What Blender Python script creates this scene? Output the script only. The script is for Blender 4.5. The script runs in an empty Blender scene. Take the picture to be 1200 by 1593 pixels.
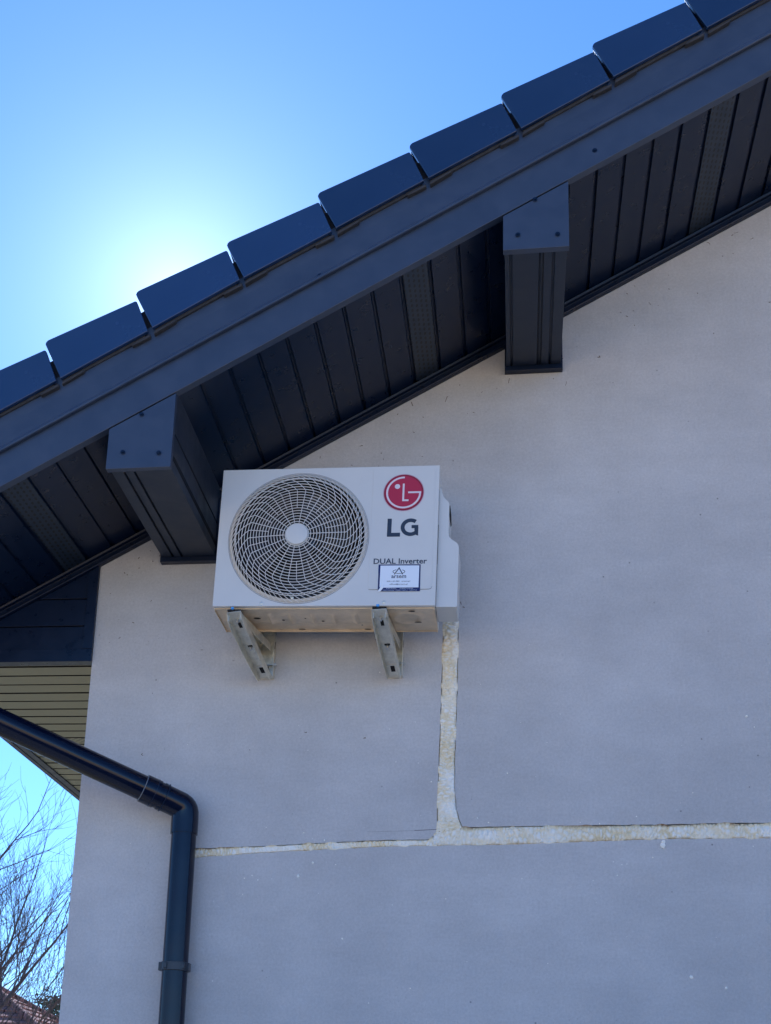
import bpy, bmesh, math, random
from mathutils import Vector, Matrix, noise
random.seed(7)
R = math.radians
PI = math.pi
scene = bpy.context.scene
col = scene.collection

# ------------------------------------------------------------------ camera
cd = bpy.data.cameras.new('camera')
cam = bpy.data.objects.new('camera', cd)
col.objects.link(cam)
cd.sensor_fit = 'HORIZONTAL'
cd.sensor_width = 36.0
cd.lens = 2136.56 / 1200 * 36
cd.shift_x = (600 - 411.83) / 1200
cd.shift_y = (1136.85 - 796.5) / 1200
cd.clip_end = 2000
vr, vu, vf = Vector((.9834, .1743, .0506)), Vector((.0027, -.2929, .9561)), Vector((-.1814, .9401, .2885))
cam.matrix_world = Matrix.Translation((.8838, -4.3643, -1.943)) @ Matrix((vr, vu, -vf)).transposed().to_4x4()
scene.camera = cam

# ------------------------------------------------------------------ sky, sun, exposure
SUN_EL, SUN_AZ = 33.9, -16.2          # degrees; azimuth from +Y towards +X
w = bpy.data.worlds.new("World")
scene.world = w
w.use_nodes = True
nt = w.node_tree
bg = nt.nodes['Background']
sky = nt.nodes.new('ShaderNodeTexSky')
sky.sky_type = 'NISHITA'
sky.sun_disc = False
sky.sun_elevation = R(SUN_EL)
sky.sun_rotation = R(SUN_AZ)
sky.air_density = 1.0
sky.dust_density = 0.05
sky.ozone_density = 6
bg.inputs[1].default_value = 0.079
# bright aureole of the sky round the sun's direction
SUNV = (math.sin(R(SUN_AZ)) * math.cos(R(SUN_EL)), math.cos(R(SUN_AZ)) * math.cos(R(SUN_EL)), math.sin(R(SUN_EL)))
tcw = nt.nodes.new('ShaderNodeTexCoord')
dot = nt.nodes.new('ShaderNodeVectorMath'); dot.operation = 'DOT_PRODUCT'
dot.inputs[1].default_value = SUNV
nt.links.new(tcw.outputs['Generated'], dot.inputs[0])
def wm(op, a, b=None):
    x = nt.nodes.new('ShaderNodeMath'); x.operation = op
    for k, v in enumerate((a, b)):
        if v is None: continue
        if isinstance(v, (int, float)): x.inputs[k].default_value = v
        else: nt.links.new(v, x.inputs[k])
    return x.outputs[0]
angd = wm('ARCCOSINE', wm('MINIMUM', dot.outputs['Value'], .999999))
glow = wm('ADD', wm('MULTIPLY', wm('EXPONENT', wm('MULTIPLY', angd, -1 / R(3.0))), 5.5), wm('MULTIPLY', wm('EXPONENT', wm('MULTIPLY', angd, -1 / R(13.0))), .55))
gcol = nt.nodes.new('ShaderNodeVectorMath'); gcol.operation = 'SCALE'; gcol.inputs[0].default_value = (1.0, .95, .82)
nt.links.new(glow, gcol.inputs['Scale'])
addc = nt.nodes.new('ShaderNodeVectorMath'); addc.operation = 'ADD'
nt.links.new(sky.outputs[0], addc.inputs[0]); nt.links.new(gcol.outputs[0], addc.inputs[1])
nt.links.new(addc.outputs[0], bg.inputs[0])
sl = bpy.data.lights.new('sun', 'SUN')
sl.energy = 5.0
sl.angle = R(.5)
sl.color = (1, .94, .84)
sun = bpy.data.objects.new('sun', sl)
col.objects.link(sun)
S = Vector((math.sin(R(SUN_AZ)) * math.cos(R(SUN_EL)), math.cos(R(SUN_AZ)) * math.cos(R(SUN_EL)), math.sin(R(SUN_EL))))
sun.rotation_euler = S.to_track_quat('Z', 'Y').to_euler()
sun.location = (0, 0, 20)
vs = scene.view_settings
vs.view_transform = 'Standard'
vs.look = 'None'
vs.gamma = 1
vs.use_curve_mapping = False
vs.exposure = 1.21
vs.use_white_balance = True
vs.white_balance_temperature = 4900

# ------------------------------------------------------------------ materials
def mat(name, base, rough=.6, metal=0, spec=.5, bump=None, vary=None, coat=0):
    """bump: (scale, distance, detail); vary: (scale, amount) brightness variation"""
    m = bpy.data.materials.new(name)
    m.use_nodes = True
    n, l = m.node_tree.nodes, m.node_tree.links
    b = n['Principled BSDF']
    b.inputs['Base Color'].default_value = (*base, 1)
    b.inputs['Roughness'].default_value = rough
    b.inputs['Metallic'].default_value = metal
    b.inputs['Specular IOR Level'].default_value = spec
    b.inputs['Coat Weight'].default_value = coat
    tc = n.new('ShaderNodeTexCoord')
    if vary:
        t = n.new('ShaderNodeTexNoise'); t.inputs['Scale'].default_value = vary[0]; t.inputs['Detail'].default_value = 6
        t.inputs['Roughness'].default_value = .65
        l.new(tc.outputs['Object'], t.inputs['Vector'])
        r = n.new('ShaderNodeMapRange')
        r.inputs['From Min'].default_value = .3; r.inputs['From Max'].default_value = .7
        r.inputs['To Min'].default_value = 1 - vary[1]; r.inputs['To Max'].default_value = 1 + vary[1]
        l.new(t.outputs['Fac'], r.inputs['Value'])
        mx = n.new('ShaderNodeVectorMath'); mx.operation = 'SCALE'
        mx.inputs[0].default_value = base
        l.new(r.outputs[0], mx.inputs['Scale'])
        l.new(mx.outputs[0], b.inputs['Base Color'])
        r2 = n.new('ShaderNodeMapRange')
        r2.inputs['From Min'].default_value = .3; r2.inputs['From Max'].default_value = .7
        r2.inputs['To Min'].default_value = max(.03, rough - .08); r2.inputs['To Max'].default_value = min(1, rough + .08)
        l.new(t.outputs['Fac'], r2.inputs['Value'])
        l.new(r2.outputs[0], b.inputs['Roughness'])
    if bump:
        t = n.new('ShaderNodeTexNoise'); t.inputs['Scale'].default_value = bump[0]; t.inputs['Detail'].default_value = bump[2]
        l.new(tc.outputs['Object'], t.inputs['Vector'])
        bp = n.new('ShaderNodeBump'); bp.inputs['Distance'].default_value = bump[1]; bp.inputs['Strength'].default_value = 1
        l.new(t.outputs['Fac'], bp.inputs['Height'])
        l.new(bp.outputs[0], b.inputs['Normal'])
    return m

def nodes(m):
    return m.node_tree.nodes, m.node_tree.links, m.node_tree.nodes['Principled BSDF']

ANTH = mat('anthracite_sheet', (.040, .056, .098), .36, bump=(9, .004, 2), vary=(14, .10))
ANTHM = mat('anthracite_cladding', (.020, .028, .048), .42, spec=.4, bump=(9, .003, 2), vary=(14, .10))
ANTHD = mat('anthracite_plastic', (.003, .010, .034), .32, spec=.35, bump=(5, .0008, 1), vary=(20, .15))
TILE = mat('glazed_tile', (.018, .040, .112), .24, spec=.6, bump=(4, .004, 1), vary=(2.5, .06))
def per_object(m, amt):
    n, l, b = nodes(m)
    src = b.inputs['Base Color'].links[0].from_socket
    oi = n.new('ShaderNodeObjectInfo'); mr = n.new('ShaderNodeMapRange'); mr.inputs['To Min'].default_value = 1 - amt; mr.inputs['To Max'].default_value = 1 + amt
    l.new(oi.outputs['Random'], mr.inputs['Value'])
    v = n.new('ShaderNodeVectorMath'); v.operation = 'SCALE'
    l.new(src, v.inputs[0]); l.new(mr.outputs[0], v.inputs['Scale']); l.new(v.outputs[0], b.inputs['Base Color'])
PEROBJ = per_object
TILEB = mat('tile_underside', (.035, .037, .045), .85, bump=(120, .002, 4), vary=(60, .3))
KHAKI = mat('khaki_soffit', (.250, .235, .145), .5, bump=(30, .001, 3), vary=(3, .10))
PIPE = mat('pipe_plastic', (.004, .006, .020), .14, spec=.34, bump=(5, .002, 1), vary=(9, .1))
PIPEJ = mat('pipe_joint', (.012, .017, .030), .3, spec=.5)
WHITE = mat('appliance_paint', (.64, .65, .635), .38, vary=(5, .03), bump=(40, .0004, 2))
CREAM = mat('appliance_plastic', (.55, .52, .46), .5)
GUARD = mat('guard_plastic', (.66, .65, .62), .45)
PAN = mat('base_pan_steel', (.72, .60, .43), .45, metal=.25, vary=(12, .18), bump=(30, .002, 3))
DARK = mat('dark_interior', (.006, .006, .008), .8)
FANM = mat('fan_blade', (.02, .02, .025), .5)
GALV = mat('galvanised_steel', (.70, .68, .58), .36, metal=.6, vary=(40, .2), bump=(60, .0006, 3))
BOLT = mat('zinc_bolt', (.6, .6, .58), .3, metal=.9)
RUBBER = mat('rubber', (.01, .01, .012), .7)
BOLTHL = mat('blue_highlight', (.12, .38, .85), .4)  # paint for the bluish highlight on the arm-tip bolt
MAROON = mat('logo_maroon', (.24, .004, .022), .4)
CRIM = mat('logo_crimson', (.40, .014, .050), .4)
LWHITE = mat('logo_white', (.75, .68, .72), .4)
LPINK = mat('logo_edge', (.55, .40, .47), .4)
INK = mat('dark_grey_ink', (.022, .035, .065), .5)
INK2 = mat('grey_ink', (.035, .05, .085), .5)
STK = mat('sticker_paper', (.80, .86, .95), .35)
NAVY = mat('sticker_navy', (.006, .010, .10), .35)
LINE = mat('hairline', (.18, .17, .18), .7)
BARK = mat('bark', (.12, .095, .090), .9, bump=(60, .004, 4), vary=(8, .3))
LEAFD = mat('withered_leaf', (.03, .02, .015), .8)
PINE = mat('pine_needles', (.05, .085, .05), .8, vary=(1.5, .4))
PLASTER2 = mat('pale_render', (.42, .38, .33), .9, vary=(2, .1))
RIDGE = mat('dark_concrete_tile', (.03, .034, .045), .5, vary=(5, .2))
GLASS = mat('window_glass', (.02, .025, .03), .05, spec=.8)
UPVC = mat('window_frame_white', (.7, .7, .7), .4)

def perforated(name, base, src_rough):
    m = mat(name, base, src_rough, vary=(20, .15))
    n, l, b = nodes(m)
    tc = n.new('ShaderNodeTexCoord'); sp = n.new('ShaderNodeSeparateXYZ')
    l.new(tc.outputs['Object'], sp.inputs[0])
    def mth(op, a, c=None, d=None):
        x = n.new('ShaderNodeMath'); x.operation = op
        for k, v in enumerate((a, c, d)):
            if v is None: continue
            if isinstance(v, (int, float)): x.inputs[k].default_value = v
            else: l.new(v, x.inputs[k])
        return x.outputs[0]
    def cell(sock, size, off=0):
        return mth('SUBTRACT', mth('FRACT', mth('ADD', mth('DIVIDE', sock, size), off)), .5)
    return m, n, l, b, sp, mth, cell

def make_perf(name, base, along, across, pa, pc, rough):
    m, n, l, b, sp, mth, cell = perforated(name, base, rough)
    row = mth('FLOOR', mth('DIVIDE', sp.outputs[across], pc))
    off = mth('MULTIPLY', mth('MODULO', mth('ABSOLUTE', row), 2), .5)
    u = mth('SUBTRACT', mth('FRACT', mth('ADD', mth('DIVIDE', sp.outputs[along], pa), off)), .5)
    v = cell(sp.outputs[across], pc)
    du = mth('MULTIPLY', u, pa / .0085); dv = mth('MULTIPLY', v, pc / .0034)
    d = mth('ADD', mth('MULTIPLY', du, du), mth('MULTIPLY', dv, dv))
    hole = mth('LESS_THAN', d, 1.0)
    mx = n.new('ShaderNodeMixRGB')
    mx.inputs[1].default_value = (*base, 1); mx.inputs[2].default_value = (.002, .002, .003, 1)
    l.new(hole, mx.inputs[0]); l.new(mx.outputs[0], b.inputs['Base Color'])
    return m
PERF = make_perf('perforated_soffit', (.016, .027, .048), 'Y', 'X', .027, .0150, .45)
PERFK = make_perf('perforated_khaki', (.250, .235, .145), 'X', 'Y', .03, .016, .5)

def wall_material():
    m = mat('grey_basecoat', (.560, .550, .545), .92)
    n, l, b = nodes(m)
    tc = n.new('ShaderNodeTexCoord')
    def nz(scale, detail, rough=.6, stretch=None):
        t = n.new('ShaderNodeTexNoise'); t.inputs['Scale'].default_value = scale
        t.inputs['Detail'].default_value = detail; t.inputs['Roughness'].default_value = rough
        if stretch:
            mp = n.new('ShaderNodeMapping'); mp.inputs['Scale'].default_value = stretch
            l.new(tc.outputs['Object'], mp.inputs[0]); l.new(mp.outputs[0], t.inputs[0])
        else: l.new(tc.outputs['Object'], t.inputs[0])
        return t.outputs['Fac']
    def ramp(sock, pts):
        r = n.new('ShaderNodeValToRGB'); e = r.color_ramp.elements
        e[0].position, e[0].color = pts[0][0], (*[pts[0][1]] * 3, 1)
        e[1].position, e[1].color = pts[-1][0], (*[pts[-1][1]] * 3, 1)
        l.new(sock, r.inputs[0]); return r.outputs[0]
    def mul(a, c, f=1.0):
        x = n.new('ShaderNodeMixRGB'); x.blend_type = 'MULTIPLY'; x.inputs[0].default_value = f
        l.new(a, x.inputs[1]); l.new(c, x.inputs[2]); return x.outputs[0]
    rgb = n.new('ShaderNodeRGB'); rgb.outputs[0].default_value = (.560, .550, .545, 1)
    c = mul(rgb.outputs[0], ramp(nz(1.6, 8, .62), [(.3, .86), (.7, 1.08)]))
    c = mul(c, ramp(nz(4, 6, .75, (1, 1, 3)), [(.3, .93), (.7, 1.04)]))
    c = mul(c, ramp(nz(120, 4, .8), [(.25, .84), (.75, 1.12)]))
    # dark pits and dirt specks
    v = n.new('ShaderNodeTexVoronoi'); v.inputs['Scale'].default_value = 13; v.feature = 'F1'
    l.new(tc.outputs['Object'], v.inputs[0])
    sp = ramp(v.outputs['Distance'], [(.022, .45), (.05, 1.0)])
    msk = ramp(nz(2.3, 3), [(.46, 0.), (.54, 1.)])
    x = n.new('ShaderNodeMixRGB'); x.blend_type = 'MULTIPLY'; l.new(msk, x.inputs[0]); l.new(c, x.inputs[1]); l.new(sp, x.inputs[2])
    v2 = n.new('ShaderNodeTexVoronoi'); v2.inputs['Scale'].default_value = 48
    l.new(tc.outputs['Object'], v2.inputs[0])
    sp2 = ramp(v2.outputs['Distance'], [(.05, .72), (.12, 1.0)])
    msk2 = ramp(nz(5, 3), [(.52, 0.), (.66, 1.)])
    y = n.new('ShaderNodeMixRGB'); y.blend_type = 'MULTIPLY'; l.new(msk2, y.inputs[0]); l.new(x.outputs[0], y.inputs[1]); l.new(sp2, y.inputs[2])
    l.new(y.outputs[0], b.inputs['Base Color'])
    bp = n.new('ShaderNodeBump'); bp.inputs['Distance'].default_value = .0012; bp.inputs['Strength'].default_value = .8
    l.new(nz(260, 4, .7), bp.inputs['Height'])
    bp2 = n.new('ShaderNodeBump'); bp2.inputs['Distance'].default_value = .010; bp2.inputs['Strength'].default_value = .8
    l.new(nz(5, 5, .55, (1.6, 1, 1)), bp2.inputs['Height']); l.new(bp.outputs[0], bp2.inputs['Normal'])
    l.new(bp2.outputs[0], b.inputs['Normal'])
    return m
WALL = wall_material()

def foam_material():
    m = mat('expanding_foam', (.72, .68, .55), .7, bump=(110, .004, 5))
    n, l, b = nodes(m)
    at = n.new('ShaderNodeAttribute'); at.attribute_name = 'stain'
    r = n.new('ShaderNodeValToRGB'); e = r.color_ramp.elements
    e[0].position, e[0].color = 0., (.93, .91, .83, 1)
    e[1].position, e[1].color = 1., (.20, .10, .03, 1)
    k = r.color_ramp.elements.new(.40); k.color = (.80, .69, .44, 1)
    l.new(at.outputs['Fac'], r.inputs[0]); l.new(r.outputs[0], b.inputs['Base Color'])
    b.inputs['Subsurface Weight'].default_value = 0.0
    return m
FOAM = foam_material()

def ground_material():
    m = mat('dry_ground', (.36, .30, .21), .95, bump=(25, .01, 5))
    n, l, b = nodes(m)
    tc = n.new('ShaderNodeTexCoord')
    t = n.new('ShaderNodeTexNoise'); t.inputs['Scale'].default_value = .6; t.inputs['Detail'].default_value = 8
    l.new(tc.outputs['Object'], t.inputs[0])
    r = n.new('ShaderNodeValToRGB'); e = r.color_ramp.elements
    e[0].position, e[0].color = .42, (.92, .60, .28, 1)
    e[1].position, e[1].color = .62, (.82, .52, .25, 1)
    l.new(t.outputs['Fac'], r.inputs[0]); l.new(r.outputs[0], b.inputs['Base Color'])
    return m
GROUND = ground_material()

def redroof_material():
    m = mat('red_brown_tiles', (.2, .1, .08), .8)
    n, l, b = nodes(m)
    tc = n.new('ShaderNodeTexCoord')
    br = n.new('ShaderNodeTexBrick'); br.offset = 0; br.inputs['Scale'].default_value = 1
    mp = n.new('ShaderNodeMapping'); mp.inputs['Scale'].default_value = (1, 1, 1)
    l.new(tc.outputs['Object'], mp.inputs[0]); l.new(mp.outputs[0], br.inputs[0])
    br.inputs['Brick Width'].default_value = .24; br.inputs['Row Height'].default_value = .29
    br.inputs['Mortar Size'].default_value = .018
    br.inputs['Color1'].default_value = (.33, .18, .15, 1); br.inputs['Color2'].default_value = (.26, .14, .12, 1)
    br.inputs['Mortar'].default_value = (.06, .035, .03, 1)
    l.new(br.outputs[0], b.inputs['Base Color'])
    return m
REDROOF = redroof_material()
for _m in (REDROOF, RIDGE):
    _b = _m.node_tree.nodes['Principled BSDF']; _b.inputs['Specular IOR Level'].default_value = .05
    _b.inputs['Roughness'].default_value = 1.0

PEROBJ(TILE, .22)
# ------------------------------------------------------------------ mesh helpers
class MB:
    def __init__(s): s.v, s.f, s.mi = [], [], []
    def add(s, vs, fs, mi=0):
        o = len(s.v); s.v += [tuple(p) for p in vs]; s.f += [tuple(i + o for i in q) for q in fs]; s.mi += [mi] * len(fs); return s
    def box(s, x0, x1, y0, y1, z0, z1, mi=0):
        vs = [(x, y, z) for x in (x0, x1) for y in (y0, y1) for z in (z0, z1)]
        return s.add(vs, [(0, 1, 3, 2), (4, 6, 7, 5), (0, 4, 5, 1), (2, 3, 7, 6), (0, 2, 6, 4), (1, 5, 7, 3)], mi)
    def prism(s, poly, y0, y1, mi=0):
        """polygon in (x,z), extruded in y"""
        n = len(poly)
        vs = [(x, y0, z) for x, z in poly] + [(x, y1, z) for x, z in poly]
        fs = [tuple(range(n)), tuple(range(2 * n - 1, n - 1, -1))] + [(i, i + n, (i + 1) % n + n, (i + 1) % n) for i in range(n)]
        return s.add(vs, fs, mi)
    def sweep(s, secs, closed=True, cap=True, mi=0):
        n = len(secs[0]); vs = [p for c in secs for p in c]; fs = []
        for k in range(len(secs) - 1):
            for i in range(n if closed else n - 1):
                a, b = k * n + i, k * n + (i + 1) % n
                fs.append((a, b, b + n, a + n))
        if cap and closed:
            fs.append(tuple(range(n - 1, -1, -1))); fs.append(tuple(range((len(secs) - 1) * n, len(secs) * n)))
        return s.add(vs, fs, mi)
    def tube(s, path, rad, seg=12, cap=True, mi=0, up=Vector((0, 0, 1))):
        path = [Vector(p) for p in path]
        rads = rad if isinstance(rad, (list, tuple)) else [rad] * len(path)
        secs = []; u = None
        for i, p in enumerate(path):
            d = (path[min(i + 1, len(path) - 1)] - path[max(i - 1, 0)]).normalized()
            if u is None:
                a = up if abs(d.dot(up)) < .95 else Vector((1, 0, 0))
                u = (a - d * a.dot(d)).normalized()
            else:
                u = (u - d * u.dot(d)).normalized()
            v = d.cross(u)
            secs.append([p + (u * math.cos(t) + v * math.sin(t)) * rads[i] for t in [2 * PI * k / seg for k in range(seg)]])
        return s.sweep(secs, True, cap, mi)
    def lathe_y(s, prof, c, seg=64, mi=0, cap=False):
        """profile (r,y) around the y axis at centre c=(x,z)"""
        secs = [[(c[0] + r * math.cos(t), y, c[1] + r * math.sin(t)) for t in [2 * PI * k / seg for k in range(seg)]] for r, y in prof]
        return s.sweep(secs, True, cap, mi)
    def ribbon(s, pts, w, y, th=.0006, mi=0):
        """flat stroke in the xz plane"""
        n = len(pts); L, Rr = [], []
        for i, (x, z) in enumerate(pts):
            a = Vector(pts[max(i - 1, 0)]); b = Vector(pts[min(i + 1, n - 1)]); p = Vector((x, z))
            d1 = (p - a).normalized() if i > 0 else None
            d2 = (b - p).normalized() if i < n - 1 else None
            if d1 is None: d1 = d2
            if d2 is None: d2 = d1
            t = (d1 + d2).normalized(); nn = Vector((-t.y, t.x)); k = w / 2 / max(.4, nn.dot(Vector((-d1.y, d1.x))))
            L.append(p + nn * k); Rr.append(p - nn * k)
        for i in range(n - 1):
            q = [Rr[i], Rr[i + 1], L[i + 1], L[i]]
            s.add([(p.x, y, p.y) for p in q] + [(p.x, y + th, p.y) for p in q],
                  [(0, 1, 2, 3), (0, 4, 5, 1), (3, 2, 6, 7)])
        return s
    def build(s, name, material, parent=None, smooth=None, bevel=None):
        me = bpy.data.meshes.new(name)
        me.from_pydata(s.v, [], s.f)
        me.validate()
        bm = bmesh.new(); bm.from_mesh(me); bmesh.ops.recalc_face_normals(bm, faces=bm.faces); bm.to_mesh(me); bm.free()
        mats = material if isinstance(material, (list, tuple)) else [material]
        for m in mats: me.materials.append(m)
        if len(mats) > 1 and len(me.polygons) == len(s.mi): me.polygons.foreach_set('material_index', s.mi)
        o = bpy.data.objects.new(name, me); col.objects.link(o)
        if smooth:
            me.shade_smooth(); me.set_sharp_from_angle(angle=R(smooth))
        if bevel:
            b = o.modifiers.new('bevel', 'BEVEL'); b.width = bevel; b.segments = 2; b.limit_method = 'ANGLE'; b.angle_limit = R(40)
        if parent: o.parent = parent
        return o

def root(name, loc, label, cat, group=None, rot=(0, 0, 0)):
    o = bpy.data.objects.new(name, None); col.objects.link(o)
    o.location = loc; o.rotation_euler = rot; o.empty_display_size = .1
    o['label'] = label; o['category'] = cat
    if group: o['group'] = group
    return o

def world_child(o):
    """mesh was written in world coordinates: keep it there under a moved root"""
    r = o.parent
    while r.parent: r = r.parent
    if o.parent == r:
        o.matrix_parent_inverse = Matrix.Translation(r.location).inverted()
    return o

def screw(mb_c, r=.006, h=.004):
    """hex washer-head screw facing -y at (x,y,z)"""
    x, y, z = mb_c
    m = MB()
    m.lathe_y([(r * 1.35, y), (r * 1.3, y - h * .35), (r * .9, y - h * .4), (0.0001, y - h * .4)], (x, z), 16)
    m.prism([(x + r * .72 * math.cos(k * PI / 3), z + r * .72 * math.sin(k * PI / 3)) for k in range(6)], y - h * 1.3, y - h * .3)
    return m

# ------------------------------------------------------------------ ground
g = MB(); g.add([(-600, -600, -3.5), (600, -600, -3.5), (600, 600, -3.5), (-600, 600, -3.5)], [(0, 1, 2, 3)])
go = g.build('ground', GROUND); go['kind'] = 'structure'

g = MB(); g.add([(-80, .10, -3.492), (-.62, .10, -3.492), (-.62, 90, -3.492), (-80, 90, -3.492)], [(0, 1, 2, 3)])  # unseen sheet added to dim the ground's reflection in the eave and pipe
go = g.build('added_dull_sheet', mat('added_sheet_dull', (.165, .135, .072), .95, bump=(30, .02, 4), vary=(2, .25))); go['kind'] = 'structure'
g = MB(); g.box(-7, 12, -9.2, .05, -3.6, -3.44)  # unseen dark slab added to keep warm bounce off the lower wall
go = g.build('added_dark_slab', mat('added_slab_grey', (.15, .145, .145), .9, bump=(60, .004, 4), vary=(3, .2)), bevel=.01); go['kind'] = 'structure'

# ------------------------------------------------------------------ house
SL = .5641                       # roof slope (rise per metre of x)
CX, AX = -.589, 3.0              # wall corner, ridge line
XR = 2 * AX - CX
house = root('house', (CX, 0, -3.5), 'house gable with grey unfinished wall and dark blue-grey sheet metal eaves carrying the air conditioner', 'house')
def H(mb, name, m, parent=house, **k):
    return world_child(mb.build(name, m, parent, **k))

def rakez(off, x): return off + SL * x
def interp(pts, step, jit=0):
    out = []
    for (a, b) in zip(pts[:-1], pts[1:]):
        a, b = Vector(a), Vector(b); n = max(1, int((b - a).length / step))
        for i in range(n):
            p = a.lerp(b, i / n)
            if jit and (i or a is not pts[0]):
                k = noise.noise(Vector((p.x * 40, p.y * 40, 3)))
                p = p + Vector((k * jit, noise.noise(Vector((p.x * 40, p.y * 40, 9))) * jit))
            out.append((p.x, p.y))
    out.append(tuple(pts[-1])); return out
CHEND = 3.0
# channel outline: along its lower edge to the left, back along the upper edges
low = [(CHEND, -.93), (1.653, -.956), (1.346, -.962), (1.17, -.970), (.911, -.984), (.749, -.990), (.626, -.993), (.46, -.998), (.251, -1.011), (.081, -1.022), (-.167, -1.043), (-.21, -1.046)]
upL = [(-.21, -1.008), (-.17, -1.012), (.079, -1.0), (.25, -.988), (.46, -.976), (.596, -.973), (.612, -.964), (.625, -.945)]
vL = [(.625, -.945), (.625, -.853), (.628, -.701), (.632, -.523), (.637, -.226), (.640, -.05)]
vR = [(.690, -.05), (.688, -.227), (.686, -.524), (.681, -.701), (.682, -.80), (.688, -.868), (.697, -.905), (.708, -.931)]
upR = [(.708, -.931), (.911, -.925), (1.171, -.919), (1.348, -.916), (1.464, -.911), (1.656, -.907), (CHEND, -.88)]
low_i = interp(low, .012, .0026); upL_i = interp(upL, .012, .0022); vL_i = interp(vL, .012, .0022); vR_i = interp(vR, .012, .0022); upR_i = interp(upR, .012, .0022)
chan = low_i + upL_i[:-1] + vL_i + vR_i[:-1] + upR_i
wallpoly = [(XR, -3.55)] + [(XR, .345 + SL * CX), (AX, .345 + SL * AX), (CX, .345 + SL * CX)] + [(CX, -3.55)]
# cut the outline open at the right-hand end of the channel with a hair-thin slit
poly = [(CX, -3.55), (XR, -3.55), (XR, -.905)] + chan + [(XR, -.9049), (XR, .36 + SL * CX), (AX, .36 + SL * AX), (CX, .36 + SL * CX)]
m = MB()
m.prism(poly, 0, .040)
m.prism([(CX + .001, -3.55), (XR - .001, -3.55), (XR - .001, .37 + SL * CX), (AX, .37 + SL * AX), (CX + .001, .37 + SL * CX)], .0405, 9.0)
wall = H(m, 'wall', WALL)

# foam pressed into the cut channel
def foam_strip(name, A, B, nx, ny, seed, amp=.009):
    """A and B: the two long edges (x,z); nx along, ny across"""
    def at(P, t):
        L = [0]
        for a, b in zip(P[:-1], P[1:]): L.append(L[-1] + (Vector(b) - Vector(a)).length)
        d = t * L[-1]
        for i in range(len(P) - 1):
            if d <= L[i + 1] + 1e-9:
                k = (d - L[i]) / max(1e-9, L[i + 1] - L[i]); return Vector(P[i]).lerp(Vector(P[i + 1]), k)
        return Vector(P[-1])
    vs, fs, st = [], [], []
    for i in range(nx + 1):
        a, b = at(A, i / nx), at(B, i / nx)
        sp_ = [max(0, noise.noise(Vector((q.x * 26, q.y * 26, seed + 20))) * .011 - .0008) for q in (a, b)]
        for j in range(ny + 1):
            t = j / ny; p = a.lerp(b, t)
            warp = Vector((noise.noise(Vector((p.x * 30, p.y * 30, seed))), noise.noise(Vector((p.x * 30, p.y * 30, seed + 5))), 0)) * .005 + Vector((noise.noise(Vector((p.x * 90, p.y * 90, seed))), noise.noise(Vector((p.x * 90, p.y * 90, seed + 5))), 0)) * .004
            q = Vector((p.x, p.y, seed * .37)) + warp
            along = (b - a).normalized()
            # lumps elongated across the strip, as the bead was laid
            k1, k2 = (88, 36) if abs(along.y) > .5 else (44, 92)
            dv, _ = noise.voronoi(Vector((q.x * k1, q.y * k2, seed)))
            ed = min(1, (dv[1] - dv[0]) * 2.8)
            dv2, _ = noise.voronoi(Vector((q.x * 170, q.y * 170, seed + 2)))
            e2 = min(1, (dv2[1] - dv2[0]) * 2)
            edge = min(1, min(t, 1 - t) * 6)
            big = noise.noise(Vector((p.x * 9, p.y * 9, seed)))
            h = amp * (.25 + .75 * ed ** .6) * (edge ** .5) + .0012 * e2 + .0022 * big
            y = .006 - h - .0015
            if j in (0, ny): y = .012
            if j in (1, ny - 1) and sp_[0 if j == 1 else 1] > 0: y = min(y, -.0012)
            if j in (0, ny): p = p + (-1 if j == 0 else 1) * (b - a).normalized() * sp_[0 if j == 0 else 1]; y = .0006 if sp_[0 if j == 0 else 1] > 0 else y
            vs.append((p.x, y, p.y))
            c = (1 - ed) * (.24 + .45 * noise.noise(Vector((p.x * 16, p.y * 16, seed + 3)))) + max(0, .25 - edge) * 1.2 + max(0, noise.noise(Vector((p.x * 7, p.y * 7, seed + 9)))) * .5 * (1 - e2)
            top = t if abs(along.y) > .5 and b.y > a.y else 1 - t
            if abs(along.y) > .5: c += max(0, top - .74) * 3.0 * (.6 + noise.noise(Vector((p.x * 5, 0, seed))))
            st.append(min(1, c))
    for i in range(nx):
        for j in range(ny):
            k = i * (ny + 1) + j; fs.append((k, k + ny + 1, k + ny + 2, k + 1))
    mb = MB(); mb.add(vs, fs)
    me = bpy.data.meshes.new(name); me.from_pydata(vs, [], fs)
    at_ = me.attributes.new('stain', 'FLOAT', 'POINT'); at_.data.foreach_set('value', st)
    me.materials.append(FOAM); me.shade_smooth()
    o = bpy.data.objects.new(name, me); col.objects.link(o); o.parent = house
    return world_child(o)
lowR = [p for p in low if p[0] >= .61][::-1]
lowL = [p for p in low if p[0] <= .63][::-1]
foam_strip('foam_seam', [(.615, -.9945)] + lowR[0:], [(.615, -.955), (.660, -.934)] + upR, 760, 18, 3.1)['label'] = 'wide foam seam running level to the right edge'
foam_strip('foam_seam', lowL, [(-.21, -1.008)] + upL[1:-1], 340, 10, 5.7, .005)['label'] = 'thin foam seam running left to the downpipe'
foam_strip('foam_seam', [(.617, -.965)] + vL, [(.716, -.965), (.708, -.931)] + vR[::-1][1:], 330, 20, 8.3)['label'] = 'upright foam seam below the air conditioner'
m = MB(); m.ribbon([(.553, -.944), (.590, -.9415), (.624, -.9395)], .0022, -.0006, .0005); m.ribbon([(.40, -.950), (.553, -.9442)], .0006, -.0006, .0005)
H(m, 'knife_cut', LINE)
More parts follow.
